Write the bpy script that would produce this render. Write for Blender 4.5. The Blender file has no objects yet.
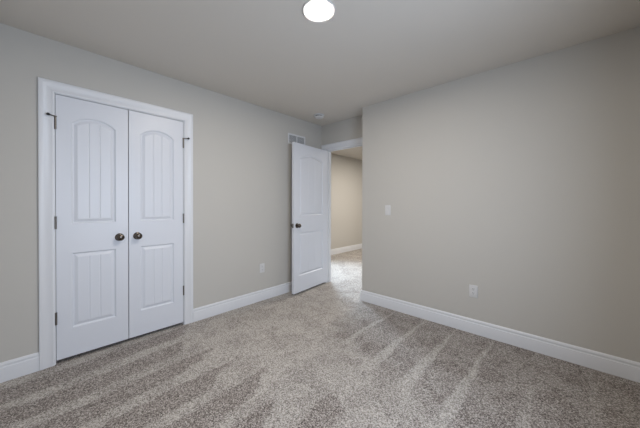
import bpy, bmesh, math, random
from mathutils import Vector, Matrix

S = bpy.context.scene
COL = S.collection

# ------------------------------------------------------------------ camera
F_PX, PITCH, YAW, ROLL, SHIFT_PX = 265.8, 0.0067, 0.7475, 0.0021, -7.97
cam_d = bpy.data.cameras.new('camera')
cam = bpy.data.objects.new('camera', cam_d)
COL.objects.link(cam)
fw = Vector((-math.sin(YAW) * math.cos(PITCH), math.cos(YAW) * math.cos(PITCH), -math.sin(PITCH)))
r0 = Vector((math.cos(YAW), math.sin(YAW), 0))
u0 = r0.cross(fw)
rr = math.cos(ROLL) * r0 + math.sin(ROLL) * u0
uu = -math.sin(ROLL) * r0 + math.cos(ROLL) * u0
cam.matrix_world = Matrix(((rr.x, uu.x, -fw.x, 2.82), (rr.y, uu.y, -fw.y, 0.0), (rr.z, uu.z, -fw.z, 1.216), (0, 0, 0, 1)))
cam_d.sensor_fit = 'HORIZONTAL'
cam_d.sensor_width = 36.0
cam_d.lens = F_PX / 640 * 36.0
cam_d.shift_y = SHIFT_PX / 640
cam_d.clip_start = 0.02
S.camera = cam

# ------------------------------------------------------------------ world, lights, exposure
S.view_settings.view_transform = 'Standard'
S.view_settings.look = 'None'
S.view_settings.gamma = 1.0
S.view_settings.use_curve_mapping = False
S.view_settings.exposure = 0.02
w = bpy.data.worlds.new('daylight_sky')
S.world = w
w.use_nodes = True
w.node_tree.nodes['Background'].inputs['Color'].default_value = (0.72, 0.85, 1.0, 1)
w.node_tree.nodes['Background'].inputs['Strength'].default_value = 1.0

def area(name, loc, direction, sx, sy, power, color, spread=180):
    d = bpy.data.lights.new(name, 'AREA')
    d.shape = 'RECTANGLE'; d.size = sx; d.size_y = sy
    d.energy = power; d.color = color; d.spread = math.radians(spread)
    o = bpy.data.objects.new(name, d)
    o.location = loc
    o.rotation_euler = Vector(direction).to_track_quat('-Z', 'Y').to_euler()
    COL.objects.link(o)
    return o

LAMP = 480.0         # emission of the round ceiling lamp's lens
area('window_daylight', (3.335, 0.95, 1.28), (-1, 0, 0), 0.9, 1.10, 23.5, (0.82, 0.97, 1.20), 165)
area('hall_lamp_light', (0.3, 5.3, 2.40), (0, 0, -1), 0.35, 0.35, 54.0, (1.0, 0.92, 0.82))
area('hall_window_daylight', (-1.29, 4.25, 1.35), (1, -0.55, -0.95), 0.5, 1.0, 36.0, (0.82, 1.0, 1.2), 90)

# ------------------------------------------------------------------ materials
def mat(name, color, rough=0.6, metal=0.0, spec=0.5, bump=0.0, bscale=200.0, coat=0.0, var=0.0):
    m = bpy.data.materials.new(name); m.use_nodes = True
    nt = m.node_tree; b = nt.nodes['Principled BSDF']
    b.inputs['Base Color'].default_value = (*color, 1)
    b.inputs['Roughness'].default_value = rough
    b.inputs['Metallic'].default_value = metal
    b.inputs['Specular IOR Level'].default_value = spec
    tc = nt.nodes.new('ShaderNodeTexCoord')
    nz = nt.nodes.new('ShaderNodeTexNoise')
    nz.inputs['Scale'].default_value = bscale
    nz.inputs['Detail'].default_value = 3
    nt.links.new(tc.outputs['Object'], nz.inputs['Vector'])
    if bump:
        bp = nt.nodes.new('ShaderNodeBump')
        bp.inputs['Strength'].default_value = bump
        bp.inputs['Distance'].default_value = 0.001
        nt.links.new(nz.outputs['Fac'], bp.inputs['Height'])
        nt.links.new(bp.outputs['Normal'], b.inputs['Normal'])
    if var:
        mx = nt.nodes.new('ShaderNodeMixRGB')
        mx.inputs['Color1'].default_value = (*[c * (1 - var) for c in color], 1)
        mx.inputs['Color2'].default_value = (*[min(1, c * (1 + var)) for c in color], 1)
        nt.links.new(nz.outputs['Fac'], mx.inputs['Fac'])
        nt.links.new(mx.outputs['Color'], b.inputs['Base Color'])
    return m

M = {}
M['wall'] = mat('greige_wall_paint', (0.555, 0.538, 0.505), 0.75, bump=0.12, bscale=260, spec=0.25)
M['ceiling'] = mat('flat_ceiling_paint', (0.655, 0.617, 0.565), 0.9, bump=0.10, bscale=220, spec=0.1)
M['trim'] = mat('white_trim_paint', (0.735, 0.75, 0.785), 0.35, bump=0.03, bscale=90)
M['door'] = mat('white_door_paint', (0.72, 0.745, 0.805), 0.38, bump=0.05, bscale=150)
M['plastic'] = mat('white_plastic', (0.67, 0.67, 0.675), 0.35, var=0.02)
M['slot'] = mat('dark_slot', (0.05, 0.05, 0.05), 0.6, var=0.1)
M['bronze'] = mat('dark_pewter_metal', (0.13, 0.11, 0.095), 0.22, metal=1.0, var=0.15, bscale=60)
M['nickel'] = mat('satin_nickel_metal', (0.20, 0.185, 0.17), 0.35, metal=1.0, var=0.1, bscale=80)
M['rubber'] = mat('black_rubber', (0.03, 0.03, 0.03), 0.6, var=0.1)
M['vent'] = mat('white_vent_enamel', (0.72, 0.73, 0.75), 0.4, var=0.02)
M['duct'] = mat('dark_duct_metal', (0.26, 0.27, 0.29), 0.6, var=0.1)
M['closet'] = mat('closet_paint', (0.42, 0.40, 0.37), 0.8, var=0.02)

def lens_mat():
    m = bpy.data.materials.new('lit_lamp_lens'); m.use_nodes = True
    nt = m.node_tree; b = nt.nodes['Principled BSDF']
    b.inputs['Base Color'].default_value = (0.9, 0.9, 0.88, 1)
    b.inputs['Emission Color'].default_value = (1.0, 0.91, 0.80, 1)
    b.inputs['Emission Strength'].default_value = LAMP
    return m
M['lens'] = lens_mat()

def glass_mat():
    m = bpy.data.materials.new('window_pane_glass'); m.use_nodes = True
    nt = m.node_tree; nt.nodes.remove(nt.nodes['Principled BSDF'])
    out = nt.nodes['Material Output']
    t = nt.nodes.new('ShaderNodeBsdfTransparent'); g = nt.nodes.new('ShaderNodeBsdfGlossy')
    g.inputs['Roughness'].default_value = 0.02
    fr = nt.nodes.new('ShaderNodeFresnel'); mx = nt.nodes.new('ShaderNodeMixShader')
    nt.links.new(fr.outputs[0], mx.inputs[0]); nt.links.new(t.outputs[0], mx.inputs[1]); nt.links.new(g.outputs[0], mx.inputs[2])
    nt.links.new(mx.outputs[0], out.inputs['Surface'])
    return m
M['glass'] = glass_mat()

def carpet_mat():
    m = bpy.data.materials.new('speckled_cut_pile_carpet'); m.use_nodes = True
    nt = m.node_tree; N = nt.nodes; L = nt.links
    b = N['Principled BSDF']
    b.inputs['Roughness'].default_value = 0.95
    b.inputs['Specular IOR Level'].default_value = 0.1
    b.inputs['Sheen Weight'].default_value = 0.15
    geo = N.new('ShaderNodeNewGeometry')
    pos = geo.outputs['Position']
    def noise(scale, detail=2, rough=0.5, vec=pos):
        n = N.new('ShaderNodeTexNoise'); n.inputs['Scale'].default_value = scale
        n.inputs['Detail'].default_value = detail; n.inputs['Roughness'].default_value = rough
        L.new(vec, n.inputs['Vector']); return n.outputs['Fac']
    def math_(op, a, c=None, clamp=False):
        n = N.new('ShaderNodeMath'); n.operation = op; n.use_clamp = clamp
        for i, v in enumerate((a, c)):
            if v is None: continue
            if isinstance(v, (int, float)): n.inputs[i].default_value = v
            else: L.new(v, n.inputs[i])
        return n.outputs[0]
    def sstep(v, a, c):
        n = N.new('ShaderNodeMapRange'); n.interpolation_type = 'SMOOTHSTEP'
        n.inputs['From Min'].default_value = a; n.inputs['From Max'].default_value = c
        L.new(v, n.inputs['Value']); return n.outputs[0]
    # tufts: a bright or dark yarn per cell, broken up by finer noise
    vor = N.new('ShaderNodeTexVoronoi'); vor.inputs['Scale'].default_value = 185
    L.new(pos, vor.inputs['Vector'])
    sepc = N.new('ShaderNodeSeparateColor'); L.new(vor.outputs['Color'], sepc.inputs[0])
    fine = noise(300, 2, 0.6); mid = noise(120, 2, 0.6)
    speck = math_('ADD', math_('MULTIPLY', sepc.outputs[0], 0.42), math_('ADD', math_('MULTIPLY', fine, 0.30), math_('MULTIPLY', mid, 0.28)))
    def ramp_(cols):
        r = N.new('ShaderNodeValToRGB'); e = r.color_ramp.elements
        e[0].position = 0.27; e[0].color = (*cols[0], 1)
        e[1].position = 0.72; e[1].color = (*cols[3], 1)
        for p_, c_ in ((0.42, cols[1]), (0.56, cols[2])):
            k = e.new(p_); k.color = (*c_, 1)
        L.new(speck, r.inputs['Fac']); return r.outputs['Color']
    against = ramp_(((0.036, 0.028, 0.024), (0.155, 0.130, 0.115), (0.290, 0.255, 0.233), (0.54, 0.495, 0.462)))   # pile open: dark gaps between tufts
    along = ramp_(((0.142, 0.124, 0.110), (0.335, 0.306, 0.278), (0.458, 0.424, 0.391), (0.67, 0.635, 0.598)))      # pile laid flat: smoother, paler
    # vacuum marks: strips of pile brushed one way or the other, along the room's depth
    sep = N.new('ShaderNodeSeparateXYZ'); L.new(pos, sep.inputs[0])
    X, Y = sep.outputs[0], sep.outputs[1]
    wob = noise(1.3, 2); wob2 = noise(7.0, 2); wob3 = noise(26.0, 2)
    def cen(v, k): return math_('MULTIPLY', math_('SUBTRACT', v, 0.5), k)
    xx = math_('ADD', X, math_('ADD', cen(wob, 0.12), math_('ADD', cen(wob2, 0.04), cen(wob3, 0.02))))
    def hash_(v):
        n = N.new('ShaderNodeTexWhiteNoise'); n.noise_dimensions = '1D'
        L.new(v, n.inputs['W']); return n.outputs['Value']
    def mixv(f, a, c):
        n = N.new('ShaderNodeMix'); n.data_type = 'FLOAT'
        L.new(f, n.inputs[0])
        for s_, v in ((2, a), (3, c)):
            if isinstance(v, (int, float)): n.inputs[s_].default_value = v
            else: L.new(v, n.inputs[s_])
        return n.outputs[0]
    # far strips: a narrow pale seam every 0.31 m that widens away from the wall
    q1 = math_('DIVIDE', math_('SUBTRACT', xx, 1.09), 0.312)
    ph = math_('FRACT', q1)
    tri = math_('ABSOLUTE', math_('SUBTRACT', ph, 0.5))
    widen = math_('MULTIPLY', math_('SUBTRACT', 2.83, Y), math_('ADD', 0.05, math_('MULTIPLY', hash_(math_('FLOOR', q1)), 0.13)))
    seam = sstep(math_('ADD', tri, widen), 0.435, 0.54)
    # near strips: dark bands with slanted, uneven ends
    q2 = math_('DIVIDE', math_('SUBTRACT', math_('ADD', xx, math_('MULTIPLY', Y, 0.08)), 1.255), 0.285)
    ph2 = math_('FRACT', q2)
    band = math_('MULTIPLY', sstep(ph2, 0.0, 0.07), math_('SUBTRACT', 1.0, sstep(ph2, 0.60, 0.76)))
    ends = math_('ADD', 0.92, math_('MULTIPLY', hash_(math_('FLOOR', q2)), 0.42))
    stop = math_('ADD', math_('SUBTRACT', Y, ends), math_('ADD', math_('MULTIPLY', ph2, 0.30), cen(wob2, 0.35)))
    dark_near = math_('MULTIPLY', band, math_('SUBTRACT', 1.0, sstep(stop, 0.0, 0.09)))
    blot = sstep(noise(4.4, 3, 0.6), 0.44, 0.54)
    farm = math_('MULTIPLY', sstep(math_('ADD', math_('ADD', Y, math_('MULTIPLY', X, 0.35)), cen(wob2, 0.5)), 2.2, 2.5),
                 sstep(math_('ADD', xx, cen(wob2, 0.35)), 1.05, 1.35))
    midv = math_('ADD', 0.62, math_('MULTIPLY', blot, 0.38))
    lay = mixv(farm, midv, math_('MAXIMUM', math_('MULTIPLY', seam, math_('SUBTRACT', 0.95, math_('MULTIPLY', sstep(X, 2.2, 2.9), 0.5))), math_('MULTIPLY', blot, 0.35)))
    lay = math_('MULTIPLY', lay, math_('SUBTRACT', 1.0, math_('MULTIPLY', dark_near, 0.86)))
    mx = N.new('ShaderNodeMixRGB'); L.new(lay, mx.inputs['Fac'])
    L.new(against, mx.inputs['Color1']); L.new(along, mx.inputs['Color2'])
    L.new(mx.outputs['Color'], b.inputs['Base Color'])
    bp = N.new('ShaderNodeBump'); bp.inputs['Strength'].default_value = 0.6; bp.inputs['Distance'].default_value = 0.006
    L.new(speck, bp.inputs['Height']); L.new(bp.outputs['Normal'], b.inputs['Normal'])
    return m
M['carpet'] = carpet_mat()

# ------------------------------------------------------------------ mesh helpers
def bm_box(bm, x0, x1, y0, y1, z0, z1, bev=0.0):
    vs = [bm.verts.new((x, y, z)) for z in (z0, z1) for y in (y0, y1) for x in (x0, x1)]
    fs = [bm.faces.new([vs[i] for i in q]) for q in ((0, 2, 3, 1), (4, 5, 7, 6), (0, 1, 5, 4), (2, 6, 7, 3), (0, 4, 6, 2), (1, 3, 7, 5))]
    if bev:
        es = {e for f in fs for e in f.edges}
        bmesh.ops.bevel(bm, geom=list(es), offset=bev, segments=2, affect='EDGES', profile=0.5)

def bm_lathe(bm, prof, seg=40, mtx=None):
    """prof: (radius, height) pairs spun about local z; radius 0 closes the end."""
    mtx = mtx or Matrix()
    rings = []
    for r, h in prof:
        if r < 1e-6: rings.append([bm.verts.new(mtx @ Vector((0, 0, h)))])
        else: rings.append([bm.verts.new(mtx @ Vector((r * math.cos(2 * math.pi * i / seg), r * math.sin(2 * math.pi * i / seg), h))) for i in range(seg)])
    for a, b in zip(rings, rings[1:]):
        for i in range(seg):
            j = (i + 1) % seg
            if len(a) == 1 and len(b) == 1: continue
            if len(a) == 1: bm.faces.new((a[0], b[i], b[j]))
            elif len(b) == 1: bm.faces.new((a[i], b[0], a[j]))
            else: bm.faces.new((a[i], b[i], b[j], a[j]))

def bm_sweep(bm, path, prof, to3):
    """Mitred sweep of a closed profile [(s, t)]: s to the left of the path in its plane, t out of the plane."""
    n = len(path); P = [Vector(p) for p in path]
    rings = []
    for i in range(n):
        d0 = (P[i] - P[i - 1]).normalized() if i else None
        d1 = (P[i + 1] - P[i]).normalized() if i < n - 1 else None
        n0 = Vector((-d0.y, d0.x)) if d0 else None
        n1 = Vector((-d1.y, d1.x)) if d1 else None
        if d0 and d1:
            mdir = (n0 + n1).normalized(); mdir = mdir / mdir.dot(n0)
        else: mdir = n0 or n1
        rings.append([bm.verts.new(to3(*(P[i] + mdir * s), t)) for s, t in prof])
    k = len(prof)
    for a, b in zip(rings, rings[1:]):
        for i in range(k):
            j = (i + 1) % k
            bm.faces.new((a[i], a[j], b[j], b[i]))
    bm.faces.new(rings[0][::-1]); bm.faces.new(rings[-1])

def obj(name, bm, m, parent=None, smooth=None):
    bmesh.ops.recalc_face_normals(bm, faces=bm.faces[:])
    me = bpy.data.meshes.new(name); bm.to_mesh(me); bm.free()
    me.materials.append(M[m])
    if smooth is not None:
        me.polygons.foreach_set('use_smooth', [True] * len(me.polygons))
        me.set_sharp_from_angle(angle=math.radians(smooth))
    o = bpy.data.objects.new(name, me); COL.objects.link(o)
    if parent: o.parent = parent
    return o

def struct(name, bm, m, label, cat, smooth=None):
    o = obj(name, bm, m, None, smooth)
    o['kind'] = 'structure'; o['label'] = label; o['category'] = cat
    return o

def thing(name, label, cat, loc, rot=(0, 0, 0), group=None):
    o = bpy.data.objects.new(name, None); COL.objects.link(o)
    o.empty_display_size = 0.05
    o.location = loc; o.rotation_euler = rot
    o['kind'] = 'thing'; o['label'] = label; o['category'] = cat
    if group: o['group'] = group
    return o

def boxes(*bs):
    bm = bmesh.new()
    for b in bs: bm_box(bm, *b)
    return bm

# ------------------------------------------------------------------ dimensions
H = 2.44
XW, YF, YR = 3.34, -0.36, 2.828          # window wall, wall behind the camera, right wall
XA, YB, T = 0.927, 3.073, 0.115          # alcove corner, wall with the doorway, wall thickness
CY0, CY1, CZ = 0.113, 1.026, 2.044       # closet opening between the jambs
DX0, DX1, DZ = 0.100, 0.864, 2.045       # doorway between the jambs
HX, HY = -1.32, 8.2                      # hall beyond
J = 0.018                                # jamb board
OY0, OY1, OZ = CY0 - J, CY1 + J, CZ + J
PX0, PX1, PZ = DX0 - J, DX1 + J, DZ + J
WY0, WY1, WZ0, WZ1 = 0.45, 1.45, 0.70, 1.90
HXR = 1.9

# ------------------------------------------------------------------ the room
struct('floor', boxes((HX - T, XW + T, YF - T, HY, -0.12, 0.0)), 'carpet', 'speckled grey and brown cut pile carpet with vacuum marks', 'carpet')
struct('ceiling', boxes((HX - T, XW + T, YF - T, HY, H, H + 0.12)), 'ceiling', 'flat plain greige painted ceiling', 'ceiling')
struct('wall_left', boxes((-T, 0, YF, OY0, 0, H), (-T, 0, OY1, YB, 0, H), (-T, 0, OY0, OY1, OZ, H)), 'wall',
       'greige wall around the white double closet doors', 'wall')
struct('wall_back', boxes((HX, PX0, YB, YB + T, 0, H), (PX1, XA + T, YB, YB + T, 0, H), (PX0, PX1, YB, YB + T, PZ, H)), 'wall',
       'narrow recessed greige wall above the open doorway', 'wall')
struct('wall_right', boxes((XA, XW, YR, YR + T, 0, H), (XA, XA + T, YR + T, YB, 0, H)), 'wall',
       'wide plain greige wall with light switch and outlet', 'wall')
struct('wall_front', boxes((-T, XW + T, YF - T, YF, 0, H)), 'wall', 'plain greige wall behind the camera', 'wall')
struct('wall_window', boxes((XW, XW + T, YF, WY0, 0, H), (XW, XW + T, WY1, YR + T, 0, H), (XW, XW + T, WY0, WY1, 0, WZ0), (XW, XW + T, WY0, WY1, WZ1, H)), 'wall',
       'greige wall with the daylight window, beside the camera', 'wall')
struct('wall_hall', boxes((HX - T, HX, YB, HY, 0, H), (HXR, HXR + T, YB + T, HY, 0, H), (XA + T, HXR + T, YB, YB + T, 0, H), (HX - T, HXR + T, HY, HY + T, 0, H)), 'wall',
       'warm lit cream hall wall seen through the open doorway', 'wall')
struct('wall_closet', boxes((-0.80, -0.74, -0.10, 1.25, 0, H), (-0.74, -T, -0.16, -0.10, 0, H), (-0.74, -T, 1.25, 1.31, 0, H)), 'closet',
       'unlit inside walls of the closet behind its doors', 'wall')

# window on the wall beside the camera
bm = bmesh.new()
for a in ((WY0, WY0 + 0.05, WZ0, WZ1), (WY1 - 0.05, WY1, WZ0, WZ1), (WY0 + 0.05, WY1 - 0.05, WZ0, WZ0 + 0.05), (WY0 + 0.05, WY1 - 0.05, WZ1 - 0.05, WZ1), (WY0 + 0.05, WY1 - 0.05, 1.28, 1.32)):
    bm_box(bm, XW + 0.03, XW + 0.09, *a, 0.003)
win = struct('window_1', bm, 'trim', 'white sash window letting in daylight', 'window')
obj('pane', boxes((XW + 0.058, XW + 0.062, WY0 + 0.05, WY1 - 0.05, WZ0 + 0.05, WZ1 - 0.05)), 'glass', win)

# baseboards: tall board with a stepped, rounded top
BB = [(0, 0), (0.0160, 0), (0.0160, 0.096), (0.0150, 0.099), (0.0105, 0.1015), (0.0100, 0.104), (0.0100, 0.112), (0.0112, 0.115), (0.0112, 0.118), (0.0095, 0.1215), (0.0060, 0.129), (0.003, 0.132), (0, 0.133)]
flat = lambda x, y, t: (x, y, t)
def base(name, paths, label):
    bm = bmesh.new()
    for p in paths: bm_sweep(bm, p, BB, flat)
    struct(name, bm, 'trim', label, 'baseboard', 40)
CW = 0.083                                # casing width
CI = 0.006                                # reveal
cL, cR = CY0 - CI - CW, CY1 + CI + CW
base('baseboard_left', [[(0, YB), (0, cR)], [(0, cL), (0, YF)]], 'white baseboard along the closet wall')
base('baseboard_right', [[(XW, YR), (XA, YR), (XA, YB - 0.02)]], 'long white baseboard under the switch and outlet wall')
base('baseboard_front', [[(0, YF), (XW, YF), (XW, YR)]], 'white baseboard behind the camera')
base('baseboard_hall', [[(HX, HY), (HX, YB + T), (PX0 - 0.07, YB + T)]], 'white baseboard along the hall wall beyond the doorway')

# casings: flat back, thin inner edge, stepped bead at the outer edge
CS = [(0, 0), (0, 0.007), (0.004, 0.010), (0.012, 0.0105), (0.016, 0.0085), (0.05, 0.0125), (0.058, 0.0165), (0.070, 0.0175), (0.079, 0.0165), (CW, 0.012), (CW, 0)]
bm = bmesh.new()
bm_sweep(bm, [(CY0 - CI, 0), (CY0 - CI, CZ + CI), (CY1 + CI, CZ + CI), (CY1 + CI, 0)], CS, lambda a, b, t: (t, a, b))
struct('trim_1', bm, 'trim', 'white moulded casing framing the double closet doors', 'casing', 35)
bm = boxes((-T, 0.0, OY0, CY0, 0, OZ), (-T, 0.0, CY1, OY1, 0, OZ), (-T, 0.0, CY0, CY1, CZ, OZ))
struct('trim_2', bm, 'trim', 'white jamb lining the closet opening', 'jamb')
bm = bmesh.new()
bm_sweep(bm, [(DX0 - CI, 0), (DX0 - CI, DZ + CI), (DX1 + CI, DZ + CI), (DX1 + CI, 0)],
         CS, lambda a, b, t: (min(a, XA), YB - t, b))
struct('trim_3', bm, 'trim', 'white casing over the open bedroom doorway', 'casing', 35)
bm = boxes((PX0, DX0, YB, YB + T, 0, PZ), (DX1, PX1, YB, YB + T, 0, PZ), (DX0, DX1, YB, YB + T, DZ, PZ),
           (DX0, DX0 + 0.011, YB + 0.045, YB + 0.08, 0, DZ), (DX1 - 0.011, DX1, YB + 0.045, YB + 0.08, 0, DZ), (DX0 + 0.011, DX1 - 0.011, YB + 0.045, YB + 0.08, DZ - 0.011, DZ))
struct('trim_4', bm, 'trim', 'white jamb lining the open bedroom doorway', 'jamb')
bm = bmesh.new()
bm_sweep(bm, [(DX1 + CI, 0), (DX1 + CI, DZ + CI), (DX0 - CI, DZ + CI), (DX0 - CI, 0)][::-1], CS, lambda a, b, t: (a, YB + T + t, b))
struct('trim_5', bm, 'trim', 'white casing on the hall side of the doorway', 'casing', 35)

# ------------------------------------------------------------------ doors
def panel_dist(u, v, p):
    u0, u1, v0, v1, rise = p
    d = min(u - u0, u1 - u, v - v0)
    if rise:
        wd = u1 - u0; R = (wd * wd / 4 + rise * rise) / (2 * rise)
        if v > v1 - R: d = min(d, R - math.hypot(u - (u0 + u1) / 2, v - (v1 - R)))
    else: d = min(d, v1 - v)
    return d

def relief(d, u, p):
    """Depth below the door's face at distance d inside the panel's outline."""
    if d <= 0: return 0.0
    K = [(0, 0), (0.003, 0.0045), (0.009, 0.0095), (0.012, 0.010), (0.015, 0.010), (0.033, 0.0020), (0.036, 0.0010), (9, 0.0010)]
    for (a, x), (b, y) in zip(K, K[1:]):
        if d <= b:
            h = x + (y - x) * (d - a) / (b - a); break
    if d > 0.036:
        u0, u1 = p[0] + 0.036, p[1] - 0.036
        for f in (1 / 3, 2 / 3):
            g = abs(u - (u0 + (u1 - u0) * f))
            h += max(0.0, 0.0028 * (1 - g / 0.0045))
    return h

def steps(lo, hi, zones, fine, coarse):
    out = [lo]; x = lo
    while x < hi - 1e-6:
        f = any(a - 1e-9 <= x < b for a, b in zones)
        nx = x + (fine if f else coarse)
        if not f:
            for a, b in zones:
                if x < a < nx: nx = a
        nx = min(nx, hi); out.append(nx); x = nx
    return out

def door_slab(name, W, HT, panels, loc, rotz, label):
    """Front face at local y = 0 looking to -y, hinge-to-knob along local x. Panels become children."""
    uz = []; vz = []
    for p in panels:
        fl, wd = 0.036, (p[1] - p[0] - 0.072)
        uz += [(p[0] - 0.002, p[0] + 0.040), (p[1] - 0.040, p[1] + 0.002)] + [(p[0] + fl + wd * f - 0.007, p[0] + fl + wd * f + 0.007) for f in (1 / 3, 2 / 3)]
        vz += [(p[2] - 0.002, p[2] + 0.040), (p[3] - p[4] - 0.045, p[3] + 0.002)]
    us = steps(0, W, uz, 0.0015, 0.012); vs = steps(0, HT, vz, 0.0018, 0.02)
    bms = [bmesh.new() for _ in range(len(panels) + 1)]
    vmap = [dict() for _ in bms]
    info = {}
    for i, u in enumerate(us):
        for j, v in enumerate(vs):
            best = (-1, -1.0)
            for k, p in enumerate(panels):
                d = panel_dist(u, v, p)
                if d > best[1]: best = (k, d)
            k, d = best
            info[i, j] = (k if d > 0 else -1, relief(d, u, panels[k]) if d > 0 else 0.0)
    def vert(w_, i, j):
        if (i, j) not in vmap[w_]:
            vmap[w_][i, j] = bms[w_].verts.new((us[i], info[i, j][1], vs[j]))
        return vmap[w_][i, j]
    for i in range(len(us) - 1):
        for j in range(len(vs) - 1):
            ks = [info[a][0] for a in ((i, j), (i + 1, j), (i + 1, j + 1), (i, j + 1))]
            w_ = max(ks) + 1
            bms[w_].faces.new((vert(w_, i, j), vert(w_, i + 1, j), vert(w_, i + 1, j + 1), vert(w_, i, j + 1)))
    # the rest of the slab: back and four edges
    b = bms[0]; th = 0.035
    c = [b.verts.new((x, y, z)) for y in (0, th) for x, z in ((0, 0), (W, 0), (W, HT), (0, HT))]
    for q in ((4, 7, 6, 5), (0, 4, 5, 1), (2, 6, 7, 3), (1, 5, 6, 2), (3, 7, 4, 0)):
        b.faces.new([c[t] for t in q])
    def emit(nm, bm_, parent):
        me = bpy.data.meshes.new(nm); bm_.to_mesh(me); bm_.free()
        me.materials.append(M['door'])
        me.polygons.foreach_set('use_smooth', [True] * len(me.polygons))
        me.set_sharp_from_angle(angle=math.radians(30))
        o = bpy.data.objects.new(nm, me); COL.objects.link(o)
        if parent: o.parent = parent
        return o
    root = emit(name, bms[0], None)
    root.location = loc; root.rotation_euler = (0, 0, rotz)
    root['kind'] = 'structure'; root['label'] = label; root['category'] = 'door'
    for k in range(len(panels)):
        emit('upper_panel' if k == 0 else 'lower_panel', bms[k + 1], root)
    return root

def knob(door, x, z, y=0.0, sgn=-1):
    base_m = Matrix.Translation((x, y, z)) @ Matrix.Rotation(math.radians(90 if sgn < 0 else -90), 4, 'X')
    bm = bmesh.new()
    bm_lathe(bm, [(0.0, 0.004), (0.0125, 0.004), (0.0115, 0.016), (0.0125, 0.022), (0.019, 0.026), (0.0255, 0.033), (0.0285, 0.042), (0.0275, 0.050), (0.022, 0.057), (0.012, 0.061), (0, 0.062)], 36, base_m)
    k = obj('knob', bm, 'bronze', door, 50)
    bm = bmesh.new()
    bm_lathe(bm, [(0.0, 0.0), (0.0325, 0.0), (0.0325, 0.003), (0.030, 0.006), (0.020, 0.0085), (0.0, 0.0085)], 40, base_m)
    obj('rosette', bm, 'bronze', k, 40)
    return k

def hinge(door, x, z, side, stop=False):
    """side: -1 when the casing lies towards -x, +1 towards +x."""
    bm = bmesh.new()
    bm_lathe(bm, [(0, -0.046), (0.0035, -0.046), (0.0062, -0.0445), (0.0062, -0.0155), (0.0056, -0.015), (0.0056, -0.0145), (0.0062, -0.014), (0.0062, 0.014), (0.0056, 0.0145), (0.0056, 0.015), (0.0062, 0.0155),
                  (0.0062, 0.0445), (0.0075, 0.0455), (0.0075, 0.048), (0.004, 0.050), (0, 0.050)], 20, Matrix.Translation((x, -0.006, z)))
    bm_box(bm, x - 0.0012, x + 0.0012, -0.006, 0.030, z - 0.0445, z + 0.0445)
    h = obj('hinge', bm, 'nickel', door, 40)
    if stop:
        bm = bmesh.new()
        o = Vector((x, -0.008, z + 0.050)); d = Vector((side * 0.80, -0.60, 0.02)).normalized()
        q = d.to_track_quat('Z', 'Y').to_matrix().to_4x4()
        mt = Matrix.Translation(o) @ q
        bm_lathe(bm, [(0, -0.004), (0.0045, -0.004), (0.0045, 0.040), (0, 0.040)], 14, mt)
        bm_lathe(bm, [(0, -0.003), (0.009, -0.003), (0.009, 0.003), (0, 0.003)], 18, Matrix.Translation(o))
        s = obj('stop_arm', bm, 'nickel', h, 40)
        s['label'] = 'hinge pin door stop arm'
        bm = bmesh.new()
        bm_lathe(bm, [(0, 0.038), (0.006, 0.038), (0.0095, 0.043), (0.0095, 0.052), (0.006, 0.056), (0, 0.056)], 18, mt)
        b_ = obj('bumper', bm, 'rubber', h, 40)
        b_['label'] = 'black rubber bumper'
    return h

ZB = 0.028
W1 = 0.4505; HT = 2.011
def leaf_panels(W, st):
    return [(st, W - st, 1.060 - ZB, 1.902 - ZB, 0.058), (st, W - st, 0.248 - ZB, 0.832 - ZB, 0.0)]
HZ = (1.822, 1.070, 0.345)
d1 = door_slab('door_1', W1, HT, leaf_panels(W1, 0.087), (-0.002, CY0 + 0.003, ZB), math.radians(90), 'left white closet door leaf with arched beadboard upper panel, hinged beside the room corner')
d2 = door_slab('door_2', W1, HT, leaf_panels(W1, 0.087), (-0.002, CY1 - 0.003 - W1, ZB), math.radians(90), 'right white closet door leaf with arched beadboard upper panel, nearer the open door')
knob(d1, W1 - 0.062, 0.930 - ZB); knob(d2, 0.062, 0.930 - ZB)
for i, z in enumerate(HZ):
    hinge(d1, -0.0015, z - ZB, -1, i == 0)
    hinge(d2, W1 + 0.0015, z - ZB, 1, i == 0)

WD = 0.750
ang = math.atan2(0.745, -0.079)
d3 = door_slab('door_3', WD, 2.007, leaf_panels(WD, 0.110), (0.194, 2.328, ZB), ang, 'white bedroom door standing open against the closet wall')
knob(d3, 0.062, 0.930 - ZB); knob(d3, 0.062, 0.930 - ZB, 0.035, 1)
bm = bmesh.new()
bm_box(bm, -0.0015, 0.001, 0.005, 0.030, 0.930 - ZB - 0.029, 0.930 - ZB + 0.029)
bm_box(bm, -0.010, 0.0, 0.011, 0.024, 0.930 - ZB - 0.008, 0.930 - ZB + 0.008)
lt = obj('latch', bm, 'nickel', d3); lt['label'] = 'metal latch plate on the door edge'

# ------------------------------------------------------------------ ceiling lamp
lamp = thing('ceiling_light', 'lit round white flush ceiling light', 'ceiling light', (1.668, 1.228, H))
down = Matrix.Rotation(math.pi, 4, 'X')
bm = bmesh.new()
bm_lathe(bm, [(0.0705, 0.0), (0.103, 0.0), (0.103, 0.006), (0.100, 0.0088), (0.097, 0.0088), (0.0715, 0.0030), (0.0705, 0.0025), (0.0705, 0.0)], 64, down)
obj('trim_ring', bm, 'plastic', lamp, 40)
bm = bmesh.new()
bm_lathe(bm, [(0, 0.001), (0.070, 0.001), (0.070, 0.0045), (0.068, 0.0065), (0.062, 0.0080), (0.04, 0.0095), (0, 0.0100)], 64, down)
obj('lens', bm, 'lens', lamp, 60)

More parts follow.
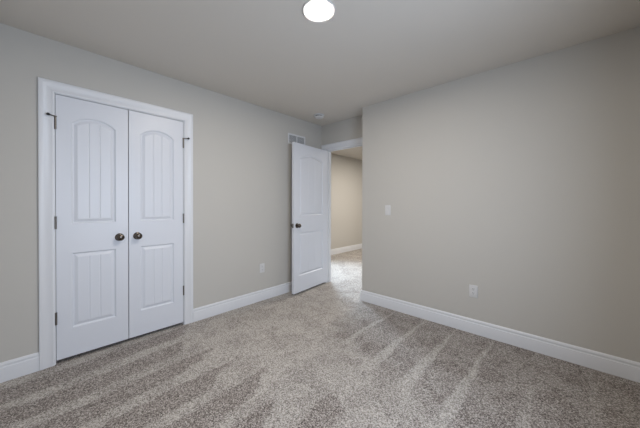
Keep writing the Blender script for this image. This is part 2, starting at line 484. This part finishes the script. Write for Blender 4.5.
# ------------------------------------------------------------------ smoke detector
sd = thing('smoke_detector', 'small round white smoke detector on the ceiling near the alcove', 'smoke detector', (0.325, 2.668, H))
bm = bmesh.new()
bm_lathe(bm, [(0, 0), (0.072, 0), (0.072, 0.010), (0.069, 0.012), (0, 0.012)], 48, down)
obj('mounting_base', bm, 'plastic', sd, 40)
bm = bmesh.new()
bm_lathe(bm, [(0, 0.012), (0.060, 0.012), (0.063, 0.018), (0.0625, 0.030), (0.056, 0.038), (0.044, 0.042), (0.02, 0.043), (0, 0.043)], 48, down)
cv = obj('cover', bm, 'plastic', sd, 40)
bm = bmesh.new()
NS = 14
ra = []
for i in range(NS + 1):
    a = math.radians(-52 + (i / NS - 0.5) * 80)
    c, s_ = math.cos(a), math.sin(a)
    ra.append([bm.verts.new((r * c, r * s_, -h)) for r, h in ((0.058, 0.0175), (0.0640, 0.0175), (0.0636, 0.0265), (0.058, 0.0265))])
for a, b in zip(ra, ra[1:]):
    for i in range(4):
        bm.faces.new((a[i], a[(i + 1) % 4], b[(i + 1) % 4], b[i]))
bm.faces.new(ra[0]); bm.faces.new(ra[-1])
obj('sensing_slot', bm, 'slot', cv)

# ------------------------------------------------------------------ wall vent
vy0, vy1, vz0, vz1 = 2.388, 2.715, 2.052, 2.200
vent = thing('wall_vent', 'white louvred air vent high on the wall above the open door', 'vent', (0, (vy0 + vy1) / 2, vz0))
hw, hh = (vy1 - vy0) / 2, vz1 - vz0
bm = bmesh.new()
fwid = 0.020
for a in ((-hw, hw, 0, fwid), (-hw, hw, hh - fwid, hh), (-hw, -hw + fwid, fwid, hh - fwid), (hw - fwid, hw, fwid, hh - fwid), (-0.007, 0.007, fwid, hh - fwid)):
    bm_box(bm, 0.0, 0.009, *a, 0.0015)
obj('frame', bm, 'vent', vent)
obj('backing', boxes((0.0, 0.0015, -hw + fwid, hw - fwid, fwid, hh - fwid)), 'duct', vent)
for s in (-1, 1):
    bm = bmesh.new()
    y0, y1 = (-hw + fwid, -0.007) if s < 0 else (0.007, hw - fwid)
    n = 9
    for i in range(n):
        z = fwid + (hh - 2 * fwid) * (i + 0.5) / n
        vs = [bm.verts.new(c) for c in ((0.002, y0, z + 0.004), (0.008, y0, z - 0.003), (0.008, y0, z - 0.0042), (0.002, y0, z + 0.0028),
                                        (0.002, y1, z + 0.004), (0.008, y1, z - 0.003), (0.008, y1, z - 0.0042), (0.002, y1, z + 0.0028))]
        for q in ((0, 1, 2, 3), (7, 6, 5, 4), (0, 4, 5, 1), (1, 5, 6, 2), (2, 6, 7, 3), (3, 7, 4, 0)): bm.faces.new([vs[t] for t in q])
    obj('louvres', bm, 'vent', vent)

# ------------------------------------------------------------------ outlets and switch (local: x across, -y out of the wall, z up from the plate's middle)
def plate(th, w_, h_, openings):
    bm = bmesh.new(); bm_box(bm, -w_ / 2, w_ / 2, -0.006, 0, -h_ / 2, h_ / 2, 0.0025)
    return obj('cover_plate', bm, 'plastic', th, 40)

def outlet(label, loc, rotz):
    t = thing('wall_outlet', label, 'outlet', loc, (0, 0, rotz), 'duplex wall outlets')
    plate(t, 0.072, 0.116, 2)
    for s in (-1, 1):
        bm = bmesh.new()
        seg = 28; ring = []
        for i in range(seg):
            a = 2 * math.pi * i / seg
            ring.append((0.0172 * math.cos(a), max(-0.0143, min(0.0143, 0.0172 * math.sin(a)))))
        f = [bm.verts.new((x, -0.0085, z + s * 0.0195)) for x, z in ring]
        k = [bm.verts.new((x * 1.03, -0.0055, z * 1.03 + s * 0.0195)) for x, z in ring]
        bm.faces.new(f)
        for i in range(seg): bm.faces.new((f[i], k[i], k[(i + 1) % seg], f[(i + 1) % seg]))
        r = obj('receptacle', bm, 'plastic', t, 40)
        bm = bmesh.new()
        z0 = s * 0.0195
        bm_box(bm, -0.0075, -0.0051, -0.0088, -0.0083, z0 - 0.001, z0 + 0.0085)
        bm_box(bm, 0.0051, 0.0075, -0.0088, -0.0083, z0 + 0.0005, z0 + 0.0085)
        bm_lathe(bm, [(0, 0.0083), (0.0026, 0.0083), (0.0026, 0.0088), (0, 0.0088)], 14, Matrix.Translation((0, 0, z0 - 0.0065)) @ Matrix.Rotation(math.radians(90), 4, 'X'))
        obj('slots', bm, 'slot', r)
    bm = bmesh.new()
    bm_lathe(bm, [(0, 0.005), (0.003, 0.005), (0.003, 0.0068), (0, 0.0072)], 14, Matrix.Rotation(math.radians(90), 4, 'X'))
    obj('screw', bm, 'plastic', t)
    return t
outlet('white duplex outlet low on the wall between closet and open door', (0, 1.965, 0.408), math.radians(90))
outlet('white duplex outlet low on the wide plain wall, below the light switch', (2.180, YR, 0.397), 0)

sw = thing('light_switch', 'white rocker light switch on the wide plain wall near the doorway', 'light switch', (1.286, YR, 1.148))
plate(sw, 0.072, 0.118, 1)
bm = bmesh.new()
bm_box(bm, -0.0168, 0.0168, -0.0075, -0.005, -0.0335, 0.0335, 0.0008)
vs = [bm.verts.new(c) for c in ((-0.0145, -0.007, -0.031), (0.0145, -0.007, -0.031), (0.0145, -0.0075, 0), (-0.0145, -0.0075, 0), (0.0145, -0.0115, 0.031), (-0.0145, -0.0115, 0.031), (-0.0145, -0.007, 0.031), (0.0145, -0.007, 0.031))]
for q in ((0, 1, 2, 3), (3, 2, 4, 5), (5, 4, 7, 6)): bm.faces.new([vs[t] for t in q])
bm.faces.new([vs[t] for t in (0, 3, 5, 6)]); bm.faces.new([vs[t] for t in (1, 7, 4, 2)])
obj('rocker', bm, 'plastic', sw)
